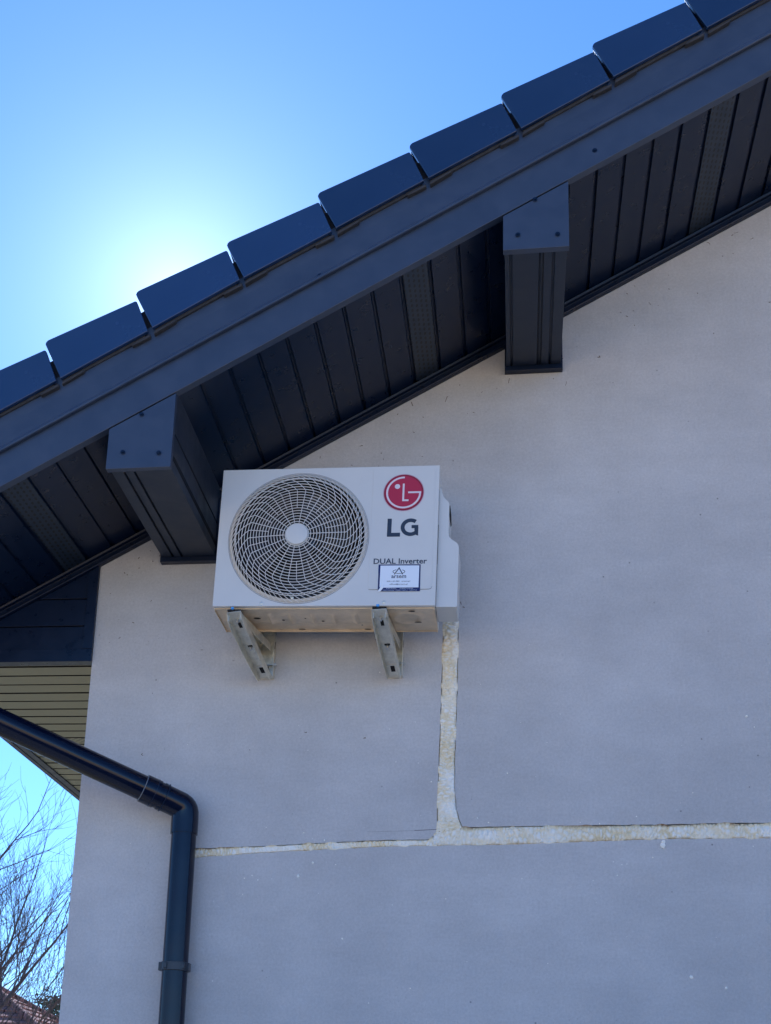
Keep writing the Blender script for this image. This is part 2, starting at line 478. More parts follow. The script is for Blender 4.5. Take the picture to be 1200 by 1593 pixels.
MK = [(1.55, 1.212), (1.576, 1.191), (1.644, 1.244), (1.679, 1.25), (1.699, 1.213), (1.717, 1.228), (0.633, 0.619), (0.655, 0.664), (0.178, -0.609), (0.196, -0.607), (0.378, -0.632), (0.393, -0.632), (-0.379, -0.683), (-0.373, -0.702), (1.746, 0.952), (1.754, 0.947), (0.694, -0.148), (0.699, -0.172), (0.705, -0.167), (0.712, -0.174), (0.858, 0.702), (0.849, 0.657), (0.512, 0.625), (0.526, 0.586), (1.051, 0.661), (1.061, 0.699), (-0.375, 0.048), (-0.368, 0.058), (-0.397, 0.033), (-0.392, 0.026), (-0.488, -0.017), (-0.483, -0.027), (-0.298, 0.036), (-0.292, 0.021), (1.163, 0.768), (1.177, 0.782), (0.665, 0.787), (0.674, 0.755), (0.332, 0.457), (0.346, 0.466), (0.462, 0.576), (0.471, 0.586), (-0.084, -0.351), (-0.068, -0.349), (1.344, 0.98), (1.353, 0.963)]
m = MB(); rm_ = random.Random(3)
for i in range(0, len(MK), 2):
    a, b = Vector(MK[i]), Vector(MK[i + 1]); b = a.lerp(b, .45); mid = (a + b) / 2 + Vector((rm_.gauss(0, .003), rm_.gauss(0, .003)))
    m.ribbon([tuple(a), tuple(mid), tuple(b)], rm_.uniform(.0010, .0026), -.0007, .0006)
for _ in range(70):
    x = rm_.uniform(-.55, 1.75); z = .345 + SL * x - abs(rm_.gauss(0, .22)) - .02
    if -.10 < x < .65 and z < .22: continue
    L = rm_.uniform(.002, .009); t = rm_.uniform(0, PI)
    m.ribbon([(x, z), (x + L * math.cos(t), z + L * math.sin(t))], rm_.uniform(.0010, .0026), -.0007, .0006)
o = H(m, 'scuff_marks', mat('dirt_brown', (.13, .10, .08), .9)); o['kind'] = 'stuff'
# crumbs of foam stuck on the wall
m = MB()
def crumb(x, z, r):
    vs, fs = [], []
    n = 6
    vs.append((x, -r * .9, z))
    for k in range(n):
        t = 2 * PI * k / n; q = r * random.uniform(.6, 1.3); vs.append((x + q * math.cos(t), -r * .5, z + q * math.sin(t)))
    for k in range(n):
        t = 2 * PI * k / n; q = r * random.uniform(.7, 1.3); vs.append((x + q * math.cos(t), .001, z + q * math.sin(t)))
    for k in range(n):
        a, b = 1 + k, 1 + (k + 1) % n
        fs += [(0, a, b), (a, a + n, b + n, b)]
    m.add(vs, fs)
for (x, z, r) in [(.225, -1.055, .0045), (.178, -1.10, .005), (.30, -1.06, .002), (.025, -1.10, .002), (.0, -1.11, .002), (.045, -1.115, .002), (1.328, -.985, .009),
                  (1.332, -.972, .006), (.26, -.98, .003), (.33, -1.30, .003), (.79, -.915, .003), (.755, -.90, .0025), (1.60, -.56, .0045), (.85, -.75, .0025), (1.40, -1.39, .005),
                  (1.50, -1.42, .004), (.55, -1.45, .002), (.42, -1.5, .002), (1.02, -.55, .0015)]: crumb(x, z, r)
for _ in range(90):
    if random.random() < .6: x, z, r = random.uniform(-.1, 1.7), -.95 + random.gauss(0, .22), random.uniform(.0008, .0022)
    else: x, z, r = random.uniform(-.55, 1.8), random.uniform(-1.7, .3), random.uniform(.0006, .0016)
    crumb(x, z, r)
o = H(m, 'foam_crumbs', FOAM); o['kind'] = 'stuff'

# --- roof cover with verge tiles
def rsweep(mb, prof, x0, x1, mi=0, n=1):
    """closed profile of (y, vertical offset) swept up the left rake and mirrored down the right"""
    for mirror in (False, True):
        secs = []
        for k in range(n + 1):
            x = x0 + (x1 - x0) * k / n
            secs.append([((2 * AX - x) if mirror else x, y, rakez(o_, x)) for y, o_ in prof])
        mb.sweep(secs, True, True, mi)
    return mb
m = MB()
rows, ncol = 18, 170
for mirror in (False, True):
    vs, fs = [], []
    for i in range(rows * 2 + 1):
        kr = i // 2; up = i % 2
        x = -1.40 + (kr + (1 if up else 0)) * .2945 - (0 if not up else .001)
        off = .742 if up == 0 else .715
        if i == rows * 2: x = AX; off = .74
        for j in range(ncol + 1):
            y = -.62 + j * (10.22 / ncol)
            wv = .018 * abs(math.sin(y / .30 * PI * 1.0))
            vs.append(((2 * AX - x) if mirror else x, y, rakez(off + wv, x)))
    for i in range(rows * 2):
        for j in range(ncol):
            k = i * (ncol + 1) + j; fs.append((k, k + 1, k + ncol + 2, k + ncol + 1))
    m.add(vs, fs)
rsweep(m, [(-.60, .46), (9.6, .46), (9.6, .70), (-.60, .70)], -1.30, AX - .001)
rsweep(m, [(-.688, .64), (-.602, .64), (-.602, .757), (-.688, .757)], -1.30, AX - .001)
roof = H(m, 'roof', RIDGE)
m = MB()
m.sweep([[(AX + .13 * math.cos(t), y, rakez(.72, AX) + .11 * math.sin(t)) for t in [PI * k / 10 for k in range(11)]] for y in (-.75, 9.7)], False, False)
o = m.build('ridge_cap', RIDGE, roof, smooth=50)
# verge tile: glazed side flap, nibbed dark underside, flat top wing
def arc(cx, cz, r, a0, a1, n=5): return [(cx + r * math.cos(R(a0 + (a1 - a0) * k / n)), cz + r * math.sin(R(a0 + (a1 - a0) * k / n))) for k in range(n + 1)]
def tile_outline(dx, dz):
    P = [(.325, .829), (.5985, .984), (.5535, 1.0935), (.5475, 1.0955)]
    tl = (.2625, .961)
    P += [(.276, .9725), (.269, .969), (.264, .963), (.262, .956), (.2655, .948), (.3235, .834)]
    return [(x + dx, z + dz) for x, z in P]
tile0 = None
TP = (.28710, .28710 * SL)
tiles = []
for k in range(-6, 13):
    if tile0 is None:
        m = MB()
        out = tile_outline(0, 0)
        m.prism(out, -.724, -.709, 0)
        # top wing running back over the roof
        m.prism([(.2655, .952), (.545, 1.080), (.541, 1.0905), (.276, .9715), (.264, .962)], -.7085, -.50, 0)
        # unglazed rear edge and nibs below the flap
        d = lambda x, o_: (x, rakez(o_, x))
        m.prism([d(.330, .638), d(.587, .638), d(.585, .66), d(.330, .66)], -.7085, -.690, 1)
        m.prism([d(.329, .626), d(.395, .630), d(.399, .6375), d(.329, .6375)], -.716, -.6905, 1)
        m.prism([d(.545, .6375), d(.549, .628), d(.605, .626), d(.605, .6375)], -.716, -.6905, 1)
        tile0 = m.build('verge_tile', [TILE, TILEB], roof, smooth=35, bevel=.0025)
        t = tile0
    else:
        t = tile0.copy(); col.objects.link(t); t.parent = roof
    e_ = random.uniform(-.009, .009); c0_ = Vector((.43, 0, .96)); Rm = Matrix.Rotation(e_, 4, 'Y') @ Matrix.Rotation(random.uniform(-.02, .02), 4, 'X') if k else Matrix.Identity(4)
    t.matrix_basis = Matrix.Translation(Vector((k * TP[0] + random.uniform(-.0012, .0012), random.uniform(-.002, .002), k * TP[1] + random.uniform(-.0016, .0016))) + c0_ + Vector((0, -.71, 0))) @ Rm @ Matrix.Translation(-c0_ - Vector((0, -.71, 0)))
    t['group'] = 'verge tiles along the roof edge'
    tiles.append(t)
# rake boards
m = MB()
rsweep(m, [(-.6895, .3865), (-.6895, .5130), (-.6860, .5130), (-.6860, .3905), (-.6600, .3905), (-.6600, .3865)], -1.27, AX - .0005)
board = H(m, 'rake_board', ANTH, bevel=.0012)
m = MB()
rsweep(m, [(-.7020, .5070), (-.7050, .5095), (-.7050, .5190), (-.7000, .5240), (-.6985, .60), (-.7000, .672), (-.6905, .672), (-.6905, .5070)], -1.27, AX - .0005)
drip = H(m, 'drip_board', ANTH, bevel=.0010)
for (x, z) in [(-.496, .235), (.276, .676), (1.084, 1.1265), (1.9, 1.59)]:
    screw((x, -.6995, z)).build('screw', ANTHD, drip, smooth=40)
for (x, z) in [(1.1245, 1.075), (2.2, 1.69)]:
    screw((x, -.6895, z)).build('screw', ANTHD, board, smooth=40)

# rake soffit
groovesL = [-.544 - .0878 * k for k in range(8)][::-1] + [-.456, -.372, -.27, -.182]
groovesM = [.4370 + .0885 * k for k in range(-6, 5)]
groovesR = [1.131 + .0873 * k for k in range(-1, 32)]
gr = groovesL + groovesM + [.88, .965] + groovesR
gr = [x for x in gr if -1.235 < x < AX - .02]
perf = [(-.72, -.63), (.52, .62), (1.475, 1.575), (2.26, 2.36)]
m = MB()
for mirror in (False, True):
    pts = [(-1.236, 0.0, 0)]
    for k, x in enumerate(gr):
        sag = random.uniform(-.0012, .0012)
        pts += [(x - .0065, sag), (x - .0050, .0090), (x + .0030, .0090), (x + .0060, random.uniform(-.001, .001))]
    pts.append((AX, 0))
    pts = [(p[0], p[1]) for p in pts]
    ys = [-.6598, -.45, -.24, -.012]
    n = len(pts); vs, fs, mi = [], [], []
    for y in ys:
        for x, dz in pts:
            wv = .0012 * noise.noise(Vector((x * 4, y * 4, 2)))
            if .70 < x < .80: dz = dz + .012 * math.sin((y + .66) / .65 * PI) * ((x - .70) / .10)   # buckled plank beside the beam
            vs.append(((2 * AX - x) if mirror else x, y, rakez(.3925 + dz + wv, x)))
    for j in range(len(ys) - 1):
        for i in range(n - 1):
            a = j * n + i; fs.append((a, a + 1, a + n + 1, a + n))
            xm = (pts[i][0] + pts[i + 1][0]) / 2; wd = pts[i + 1][0] - pts[i][0]
            mi.append(1 if wd > .05 and any(p0 < xm < p1 for p0, p1 in perf) else 0)
    o_ = len(m.v); m.v += vs; m.f += [tuple(q + o_ for q in f) for f in fs]; m.mi += mi
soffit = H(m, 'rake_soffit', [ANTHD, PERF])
m = MB()
rsweep(m, [(-.0005, .3450), (-.022, .3450), (-.024, .3490), (-.022, .3530), (-.010, .3560), (-.010, .3780), (-.024, .3800), (-.026, .3895), (-.0005, .3895)], -1.235, AX - .0005)
m.build('wall_trim', ANTHD, soffit, bevel=.0008)

# beams: boxed rafter ends with end caps
def beam(x0, x1, zb, gro, capx, capzb, sidegro):
    L_ = [(x0, zb)]
    for gx in gro: L_ += [(gx - .0045, zb), (gx - .0035, zb + .009), (gx + .0035, zb + .009), (gx + .0045, zb)]
    zt0, zt1 = rakez(.415, x0), rakez(.415, x1)
    side = []
    for gz in sidegro:
        side += [(x1, zb + gz - .004), (x1 - .008, zb + gz - .003), (x1 - .008, zb + gz + .003), (x1, zb + gz + .004)]
    sidel = []
    for gz in reversed(sidegro):
        if zb + gz < zt0 - .03: sidel += [(x0, zb + gz + .004), (x0 + .008, zb + gz + .003), (x0 + .008, zb + gz - .003), (x0, zb + gz - .004)]
    poly = L_ + [(x1, zb)] + side + [(x1, zt1), (x0, zt0)] + sidel
    m = MB(); m.prism(poly, -.668, -.001)
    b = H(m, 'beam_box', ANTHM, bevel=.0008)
    m = MB()
    m.box(x0 - .006, x1 + .006, -.028, -.0006, zb - .019, zb - .0005)
    m.box(x0 - .006, x0 - .0004, -.028, -.0006, zb, rakez(.344, x0))
    m.box(x1 + .0004, x1 + .006, -.028, -.0006, zb, rakez(.344, x1))
    m.build('end_trim', ANTHD, b, bevel=.0008)
    m = MB()
    c0, c1 = capx
    poly = [(c0, capzb), (c1, capzb), (c1, rakez(.3815, c1)), (c0, rakez(.3815, c0))]
    m.prism(poly, -.6885, -.6862)
    m.box(c0, c1, -.6860, -.664, capzb, capzb + .0022)
    m.prism([(c0, capzb + .0024), (c0 + .002, capzb + .0024), (c0 + .002, rakez(.384, c0)), (c0, rakez(.384, c0))], -.6860, -.664)
    m.prism([(c1 - .002, capzb + .0024), (c1, capzb + .0024), (c1, rakez(.384, c1)), (c1 - .002, rakez(.384, c1))], -.6860, -.664)
    cp = m.build('end_cap', ANTH, b, bevel=.0010)
    return b, cp
b1, c1_ = beam(.8475, 1.036, .7345, [.866, .957, .963, .997], (.843, 1.0425), .7330, [.035, .12])
for (x, z) in [(.941, .9085), (.888, .784), (1.008, .777)]: screw((x, -.6922, z), .0055).build('screw', ANTHD, b1, smooth=40)
b2, c2_ = beam(-.3570, -.1640, .0340, [-.316, -.283], (-.3705, -.1640), .0345, [.040, .050, .125])
for (x, z) in [(-.269, .2185), (-.319, .089), (-.2035, .082)]: screw((x, -.6922, z), .0055).build('screw', ANTHD, b2, smooth=40)

# boxed end of the eave, left of the wall corner
m = MB()
zt = lambda x: rakez(.3445, x)
def strip(z0, z1, y, xr=-.6255):
    x0 = (z0 + .012 - .3445) / SL; x1 = (z1 + .012 - .3445) / SL
    x0, x1 = max(-1.2355, min(xr, x0)), max(-1.2355, min(xr, x1))
    P = [(-1.2355, z0), (xr, z0), (xr, z1)]
    x_at1 = (z1 - .3445) / SL
    if zt(-1.2355) < z1 - 1e-6:
        P = [(-1.2355, z0)] if zt(-1.2355) > z0 else [((z0 - .3445) / SL, z0)]
        P += [(xr, z0), (xr, min(z1, zt(xr)))]
        if z1 < zt(xr): P += [((z1 - .3445) / SL, z1)]
        if zt(-1.2355) > z0: P += [(-1.2355, zt(-1.2355))]
    else: P += [(-1.2355, z1)]
    m.prism(P, y, .03)
for z0, z1 in [(-.303, -.2185), (-.2125, -.1145), (-.1085, -.012)]: strip(z0, z1, -.006)
strip(-.2185, -.2125, .004); strip(-.1145, -.1085, .004)
strip(-.350, -.3035, -.012, -.5895)
m.prism([(-.6250, -.303), (-.5895, -.303), (-.5895, zt(-.5895) - .001), (-.6250, zt(-.625) - .001)], -.014, .03)
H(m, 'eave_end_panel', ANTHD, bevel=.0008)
# eave soffit of khaki boards
m = MB()
ygr = [.043 + .0978 * k for k in range(0, 92)]
pts = [(.031, 0)]
for y in ygr: pts += [(y - .0075, random.uniform(-.0008, .0008)), (y - .0065, .030), (y + .0055, .030), (y + .0065, random.uniform(-.0008, .0008))]
pts.append((9.1, 0))
vs, fs, mi = [], [], []
for x in (-1.2355, -.9, CX + .0):
    for y, dz in pts: vs.append((x, y, -.3495 + dz))
n = len(pts)
for j in range(2):
    for i in range(n - 1):
        fs.append((j * n + i, j * n + i + 1, (j + 1) * n + i + 1, (j + 1) * n + i))
        ym = (pts[i][0] + pts[i + 1][0]) / 2
        mi.append(2 if pts[i][1] > .01 or pts[i + 1][1] > .01 else 1 if pts[i + 1][0] - pts[i][0] > .05 and (.91 < ym < 1.02 or 2.0 < ym < 2.1) else 0)
m.v, m.f, m.mi = vs, fs, mi
esof = H(m, 'eave_soffit', [KHAKI, PERFK, DARK])
m = MB(); m.box(-1.258, -1.236, -.6895, 9.6, -.3590, -.205)
m.box(-1.2358, -1.205, .0305, 9.6, -.3560, -.345)
H(m, 'eave_fascia', ANTHD, bevel=.001)

# ------------------------------------------------------------------ gutter and downpipe
pr = .0425
dp = root('downpipe', (-.2, -.06, -3.5), 'dark rainwater pipe slanting down from the eave then running down the grey wall', 'downpipe')
def bez(a, c, b, n=10):
    a, c, b = Vector(a), Vector(c), Vector(b)
    return [a.lerp(c, t).lerp(c.lerp(b, t), t) for t in [k / n for k in range(n + 1)]]
V0 = Vector((-.1930, -.060, -3.45)); V1 = Vector((-.1990, -.060, -.888))
D1 = Vector((-1.325, -.640, -.4700))
# corner where the slanted run meets the upright one
slant = (D1 - V1).normalized()
Vt = (V0 - V1).normalized()
m = MB()
m.tube([V1 + slant * .075, D1 + (V1 - D1).normalized() * .05], pr, 40)
run = world_child(m.build('slanted_pipe', PIPE, dp, smooth=40))
m = MB(); m.tube([V1 + Vt * .06, V0], pr - .0010, 40)
upr = world_child(m.build('upright_pipe', PIPE, dp, smooth=40))
m = MB()
inner = [V1 + slant * .105, V1 + slant * .060] + bez(V1 + slant * .024, V1, V1 + Vt * .024, 6)[1:-1] + [V1 + Vt * .045, V1 + Vt * .090]
m.tube(inner, [pr + .0028] * len(inner), 40)
m.tube([V1 + slant * .155, V1 + slant * .105], [pr + .0055] * 2, 40)
m.tube([V1 + slant * .093, V1 + slant * .085], [pr + .0050] * 2, 40)
el = world_child(m.build('elbow', PIPE, dp, smooth=50))
m = MB()
for a in (.118, .080):
    m.tube([V1 + slant * a, V1 + slant * (a - .003)], [pr + .0065] * 2, 40)
m.build('joint_ring', ANTHD, el, smooth=40)
m = MB(); m.tube([V1 + slant * .1575, V1 + slant * .155], [pr + .0030] * 2, 40)
m.build('joint_edge', mat('joint_edge_grey', (.2, .22, .25), .5), el, smooth=40)
cz = -1.413
m = MB()
m.tube([(V1.x + .0012, -.060, cz - .0135), (V1.x + .0012, -.060, cz + .0135)], pr + .0050, 40)
m.box(-.2455 - .004, -.2330, -.0745, -.0450, cz - .0132, cz + .0132)
m.box(-.1590, -.1490, -.0745, -.0450, cz - .0132, cz + .0132)
m.box(-.207, -.189, -.030, .0, cz - .008, cz + .008)
cl = world_child(m.build('pipe_clamp', PIPEJ, dp, smooth=40, bevel=.0012))
for q in ((-.226, -.214, -.1075, -.098, cz - .010, cz + .010), (-.1715, -.1595, -.0965, -.088, cz - .009, cz + .009)):
    m = MB(); m.box(*q); m.build('clamp_lug', PIPEJ, cl, bevel=.002)
m = MB()
top = [(-1.325, -.640, -.30), (-1.325, -.640, -.40)] + bez((-1.325, -.640, -.42), D1, D1 + (V1 - D1).normalized() * .06, 8)
m.tube(top, pr + .003, 32)
m.tube([(-1.325, -.64, -.27), (-1.325, -.64, -.31)], [.055, pr + .004], 32)
world_child(m.build('outlet_bend', PIPE, dp, smooth=50))
m = MB()
sec = [(-1.325 + q * math.cos(R(a)), -.215 + q * math.sin(R(a))) for q, rng in ((.065, range(180, 361, 12)), (.062, range(360, 179, -12))) for a in rng]
m.sweep([[(x, y, z) for x, z in sec] for y in (-.74, 9.65)], True, True)
m.tube([(-1.392, -.74, -.213), (-1.392, 9.65, -.213)], .009, 10)
m.prism([(-1.325 + .0645 * math.cos(R(a)), -.215 + .0645 * math.sin(R(a))) for a in range(180, 361, 12)], -.7425, -.7400)
world_child(m.build('gutter_trough', PIPE, dp, smooth=40))

# ------------------------------------------------------------------ air conditioner
ACW, ACH, ACD = .7165, .4880, .228
ac = root('air_conditioner', (-.0865, -.340, -.287), 'pale outdoor air conditioner unit with round fan guard mounted on brackets on the wall', 'air conditioner', rot=(0, .0165, 0))
FC, FR = (.2665, .2380), .2285
# front panel with a round opening
m = MB(); seg = 120
def rectpt(t):
    dx, dz = math.cos(t), math.sin(t); ks = []
    if dx > 1e-9: ks.append((ACW - FC[0]) / dx)
    if dx < -1e-9: ks.append(-FC[0] / dx)
    if dz > 1e-9: ks.append((ACH - FC[1]) / dz)
    if dz < -1e-9: ks.append(-FC[1] / dz)
    k = min(ks); return (FC[0] + dx * k, FC[1] + dz * k)
ang = sorted([2 * PI * k / seg for k in range(seg)] + [math.atan2(z - FC[1], x - FC[0]) % (2 * PI) for x in (0, ACW) for z in (0, ACH)])
inn = [(FC[0] + FR * math.cos(t), FC[1] + FR * math.sin(t)) for t in ang]; outp = [rectpt(t) for t in ang]
n = len(ang)
vs = [(x, 0, z) for x, z in inn] + [(x, 0, z) for x, z in outp] + [(x, .004, z) for x, z in inn] + [(x, .016, z) for x, z in outp]
fs = []
for i in range(n):
    j = (i + 1) % n
    fs += [(i, n + i, n + j, j), (i, j, 2 * n + j, 2 * n + i), (n + i, 3 * n + i, 3 * n + j, n + j)]
m.add(vs, fs)
fp = m.build('front_panel', WHITE, ac, bevel=.0016)
m = MB()
def rrect(x0, x1, z0, z1, r):
    return arc(x1 - r, z1 - r, r, 0, 90) + arc(x0 + r, z1 - r, r, 90, 180) + arc(x0 + r, z0 + r, r, 180, 270) + arc(x1 - r, z0 + r, r, 270, 360)
m.prism(rrect(.5025, .7035, .0560, .4820, .009), -.0012, .0005)
m.build('name_plate_area', WHITE, fp, bevel=.0006)
m = MB(); a_ = [(.5037, .0548), (.5120, .0542), (.6930, .0548), (.7010, .0575), (.7042, .0640)]
m.ribbon(a_, .0012, -.0006, .0004)
m.build('panel_seam', LINE, fp)
m = MB(); m.lathe_y([(FR + .0012, -.0001), (FR + .0012, -.0012), (FR - .0002, -.0012), (FR - .0002, .003)], FC, 96)
m.build('opening_rim', WHITE, fp, smooth=30)
m = MB(); m.lathe_y([(FR + .0032, -.0003), (FR + .0020, -.0003)], FC, 96); m.build('rim_groove', LINE, fp)
# casing sides
m = MB(); e = .0015
m.box(e, .004, .0165, ACD, .002, ACH - e)
m.box(.0045, ACW - .0045, .0165, ACD, ACH - .004, ACH - e)
m.box(ACW - .004, ACW - e, .0165, ACD, .002, ACH - e)
m.box(.0045, ACW - .0045, ACD - .003, ACD - .0005, .010, ACH - .0045)
m.build('casing', WHITE, ac, bevel=.0010)
m = MB(); m.box(ACW - .0012, ACW + .0012, .0165, .026, .150, .285); m.box(ACW - .0010, ACW + .0006, .0165, .020, .0, .150); m.build('side_slot', DARK, ac)
# inside: dark box, coil
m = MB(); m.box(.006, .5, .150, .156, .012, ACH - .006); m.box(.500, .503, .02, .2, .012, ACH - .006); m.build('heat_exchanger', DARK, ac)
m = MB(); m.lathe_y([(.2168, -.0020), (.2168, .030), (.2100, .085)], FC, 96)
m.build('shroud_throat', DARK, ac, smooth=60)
m = MB(); m.lathe_y([(FR - .0006, .0012), (.2270, -.0006), (.2190, -.0062), (.2172, -.0066), (.2169, -.0050), (.2169, -.0021)], FC, 120)
m.build('fan_shroud', CREAM, ac, smooth=60)
# fan
m = MB(); m.lathe_y([(.001, .052), (.045, .055), (.050, .065), (.050, .12)], FC, 40)
fan = m.build('fan', FANM, ac, smooth=40)
for k in range(3):
    m = MB(); secs = []
    for i in range(13):
        r = .048 + (.190 - .048) * i / 12; t0 = k * 2 * PI / 3 + .3 * i / 12; wdt = 1.1 + .35 * math.sin(i / 12 * PI)
        secs.append([(FC[0] + r * math.cos(t0 + wdt * q), .125 - .055 * q, FC[1] + r * math.sin(t0 + wdt * q)) for q in [s_ / 10 for s_ in range(11)]])
    m.sweep(secs, False, False)
    m.build('fan_blade', FANM, fan, smooth=50)
# guard
def gy(r):
    if r < .2035: return -.0285 + .0105 * (r / .2035) ** 2
    return -.018 + .0165 * ((r - .2035) / .0235) ** .85
def gtheta(r):
    if r < .158: return 0
    return .46 * ((r - .158) / .0685) ** 1.2
m = MB()
rings = [.0455 + .00985 * k for k in range(17)]
for k, r in enumerate(rings):
    w_ = .00115; y = gy(r); dp_ = .0020
    m.lathe_y([(r - w_, y + .0005), (r - w_ * .5, y), (r + w_ * .5, y), (r + w_, y + .0005), (r + w_, y + dp_), (r - w_, y + dp_)], FC, 144)
    # close the ring's back
def spoke(t, r0, r1, w_):
    n_ = 30 if r1 > .2 else 14
    pts = []
    for i in range(n_ + 1):
        r = r0 + (r1 - r0) * i / n_; a = t + gtheta(r)
        pts.append(Vector((FC[0] + r * math.cos(a), gy(r) - .0004, FC[1] + r * math.sin(a))))
    secs = []
    for i, p in enumerate(pts):
        d = (pts[min(i + 1, n_)] - pts[max(i - 1, 0)]).normalized()
        s_ = Vector((d.z, 0, -d.x)).normalized() * w_
        rr = r0 + (r1 - r0) * i / n_
        dep = .0024
        b_ = Vector((0, dep, 0))
        secs.append([p - s_, p + s_, p + s_ + b_, p - s_ + b_])
    m.sweep(secs, True, True)
NS = 18
for k in range(NS):
    t = 2 * PI * k / NS + .05
    spoke(t, .040, .2262, .00098)
    spoke(t + PI / NS, .094, .2262, .00085)
for k in range(NS * 2):
    t = 2 * PI * (k + .5) / (NS * 2) + .05
    spoke(t, .2010, .2262, .0008)
for r in (.2075,):
    m.lathe_y([(r - .001, gy(r)), (r + .001, gy(r)), (r + .001, gy(r) + .004), (r - .001, gy(r) + .004)], FC, 144)
guard = m.build('fan_guard', GUARD, ac, smooth=40)
m = MB(); m.lathe_y([(.00005, -.0325), (.030, -.0320), (.0355, -.0305), (.0365, -.0278), (.0365, -.0240), (.0395, -.0240), (.0402, -.0262), (.0402, -.0235), (.030, -.022)], FC, 64)
m.build('guard_hub', WHITE, guard, smooth=40)
def pscrew(name, x, z, r, parent, y=0):
    m = MB(); m.lathe_y([(r * 1.35, y - .0003), (r * 1.35, y - .0009), (r, y - .0012), (r, y - .0020), (r * .6, y - .0024), (.0001, y - .0024)], (x, z), 24)
    return m.build(name, GALV, parent, smooth=40)
pscrew('screw', .1605, .0118 - .0015, .0042, ac); pscrew('screw', .5545, .0118, .0042, ac)
pscrew('screw', .2610, .0265, .0040, guard, -.006)
# logo
LC = (.6032, .3920)
m = MB(); yl = -.0014
m.prism(arc(LC[0], LC[1], .0665, 0, 354, 60), yl - .0003, yl); logo = m.build('round_logo', LPINK, ac)
m = MB(); m.prism(arc(LC[0], LC[1], .0640, 0, 354, 60), yl - .0006, yl - .0003); m.build('logo_disc', MAROON, logo)
m = MB(); m.prism(arc(LC[0], LC[1], .0585, 0, 354, 60), yl - .0009, yl - .0006); m.build('logo_disc', CRIM, logo)
m = MB(); ra = .0535
m.ribbon([(LC[0] + ra * math.cos(R(t)), LC[1] + ra * math.sin(R(t))) for t in range(88, 352, 6)] + [(LC[0] + ra * 1.0, LC[1] + .0006)], .0060, yl - .0013, .0004)
m.ribbon([(.6178, .3920), (LC[0] + ra + .0030, .3920)], .0060, yl - .00135, .0004)
m.ribbon([(.6025, .4235), (.6025, .3640), (.6200, .3640)], .0060, yl - .0013, .0004)
m.prism(arc(.5825, .4135, .0086, 0, 345, 23), yl - .0013, yl - .0009)
m.build('logo_mark', LWHITE, logo)
# letters
m = MB(); m.ribbon([(.5620, .3000), (.5620, .2435), (.5970, .2435)], .0135, yl - .0005, .0005)
m.ribbon([(.6300 + .0255 * math.cos(R(t)), .2690 + .0245 * math.sin(R(t)) * 1.0) for t in range(52, 316, 8)] + [(.6486, .2485), (.6486, .2700)], .0125, yl - .0005, .0005)
m.ribbon([(.6330, .2710), (.6545, .2710)], .0110, yl - .00055, .0005)
m.build('letters', INK, ac)

def text(s, x0, x1, z0, z1, y, material, parent, name='lettering', off=0.0):
    cu = bpy.data.curves.new('t', 'FONT'); cu.body = s; cu.size = 1; cu.offset = off; cu.resolution_u = 3
    ob = bpy.data.objects.new('t', cu); col.objects.link(ob)
    dg = bpy.context.evaluated_depsgraph_get(); dg.update()
    me = bpy.data.meshes.new_from_object(ob.evaluated_get(dg))
    bpy.data.objects.remove(ob); bpy.data.curves.remove(cu)
    xs = [v.co.x for v in me.vertices]; zs = [v.co.y for v in me.vertices]
    a, b, c, d = min(xs), max(xs), min(zs), max(zs)
    for v in me.vertices:
        v.co = Vector((x0 + (v.co.x - a) / (b - a) * (x1 - x0), y, z0 + (v.co.y - c) / (d - c) * (z1 - z0)))
    me.name = name; me.materials.clear(); me.materials.append(material)
    o = bpy.data.objects.new(name, me); col.objects.link(o); o.parent = parent
    return o
text('DUAL Inverter', .5165, .6860, .1420, .1610, yl - .0006, INK2, ac, 'lettering', .016)
# sticker, slightly out of square, lower left corner curled
st = MB(); st.prism([(.5340, .0478), (.6672, .0480), (.6665, .1396), (.5330, .1400)], yl - .0008, yl - .0003)
sticker = st.build('sticker', NAVY, ac)
m = MB(); m.add([(.5385, .0600, 0), (.6620, .0612, 0), (.6622, .1352, 0), (.5388, .1358, 0)], [])
q = [(.5392, .0625), (.5420, .0600), (.6625, .0606), (.6625, .1358), (.5392, .1362)]
m = MB(); m.prism(q, yl - .0011, yl - .0008); m.build('sticker_paper', STK, sticker)
m = MB(); m.add([(.5330, yl - .0013, .0470), (.5425, yl - .0013, .0474), (.5520, yl - .0020, .0600), (.5480, yl - .0060, .0740), (.5420, yl - .0040, .0600)], [(0, 1, 2, 3, 4)])
m.build('curled_corner', STK, sticker)
m = MB(); yq = yl - .0015
m.ribbon([(.5845, .1055), (.5990, .1275), (.6110, .1055)], .0030, yq, .0003)
m.ribbon([(.5905, .1085), (.6050, .1085)], .0016, yq - .0001, .0003)
m.ribbon([(.5985 + .0188 * math.cos(R(t)), .1150 + .0068 * math.sin(R(t))) for t in range(115, 246, 12)], .0018, yq, .0003)
m.ribbon([(.5985 + .0188 * math.cos(R(t)), .1150 + .0068 * math.sin(R(t))) for t in range(-66, 66, 12)], .0018, yq, .0003)
m.build('sticker_emblem', INK2, sticker)
text('arsem', .5755, .6222, .0925, .1020, yq, INK2, sticker, 'sticker_lettering', .012)
text('500-147-585   arsem.pl', .5613, .6350, .0790, .0838, yq, INK2, sticker, 'sticker_lettering', .012)
text('office@arsem.pl', .5701, .6279, .0692, .0738, yq, INK2, sticker, 'sticker_lettering', .012)
text('ELEKTRYKA      KLIMATYZACJA', .5610, .6460, .0548, .0582, yl - .00095, STK, sticker, 'sticker_lettering')
text('WENTYLACJA   POMPY CIEPLA   MONTAZ', .5500, .6580, .0494, .0526, yl - .00095, STK, sticker, 'sticker_lettering')
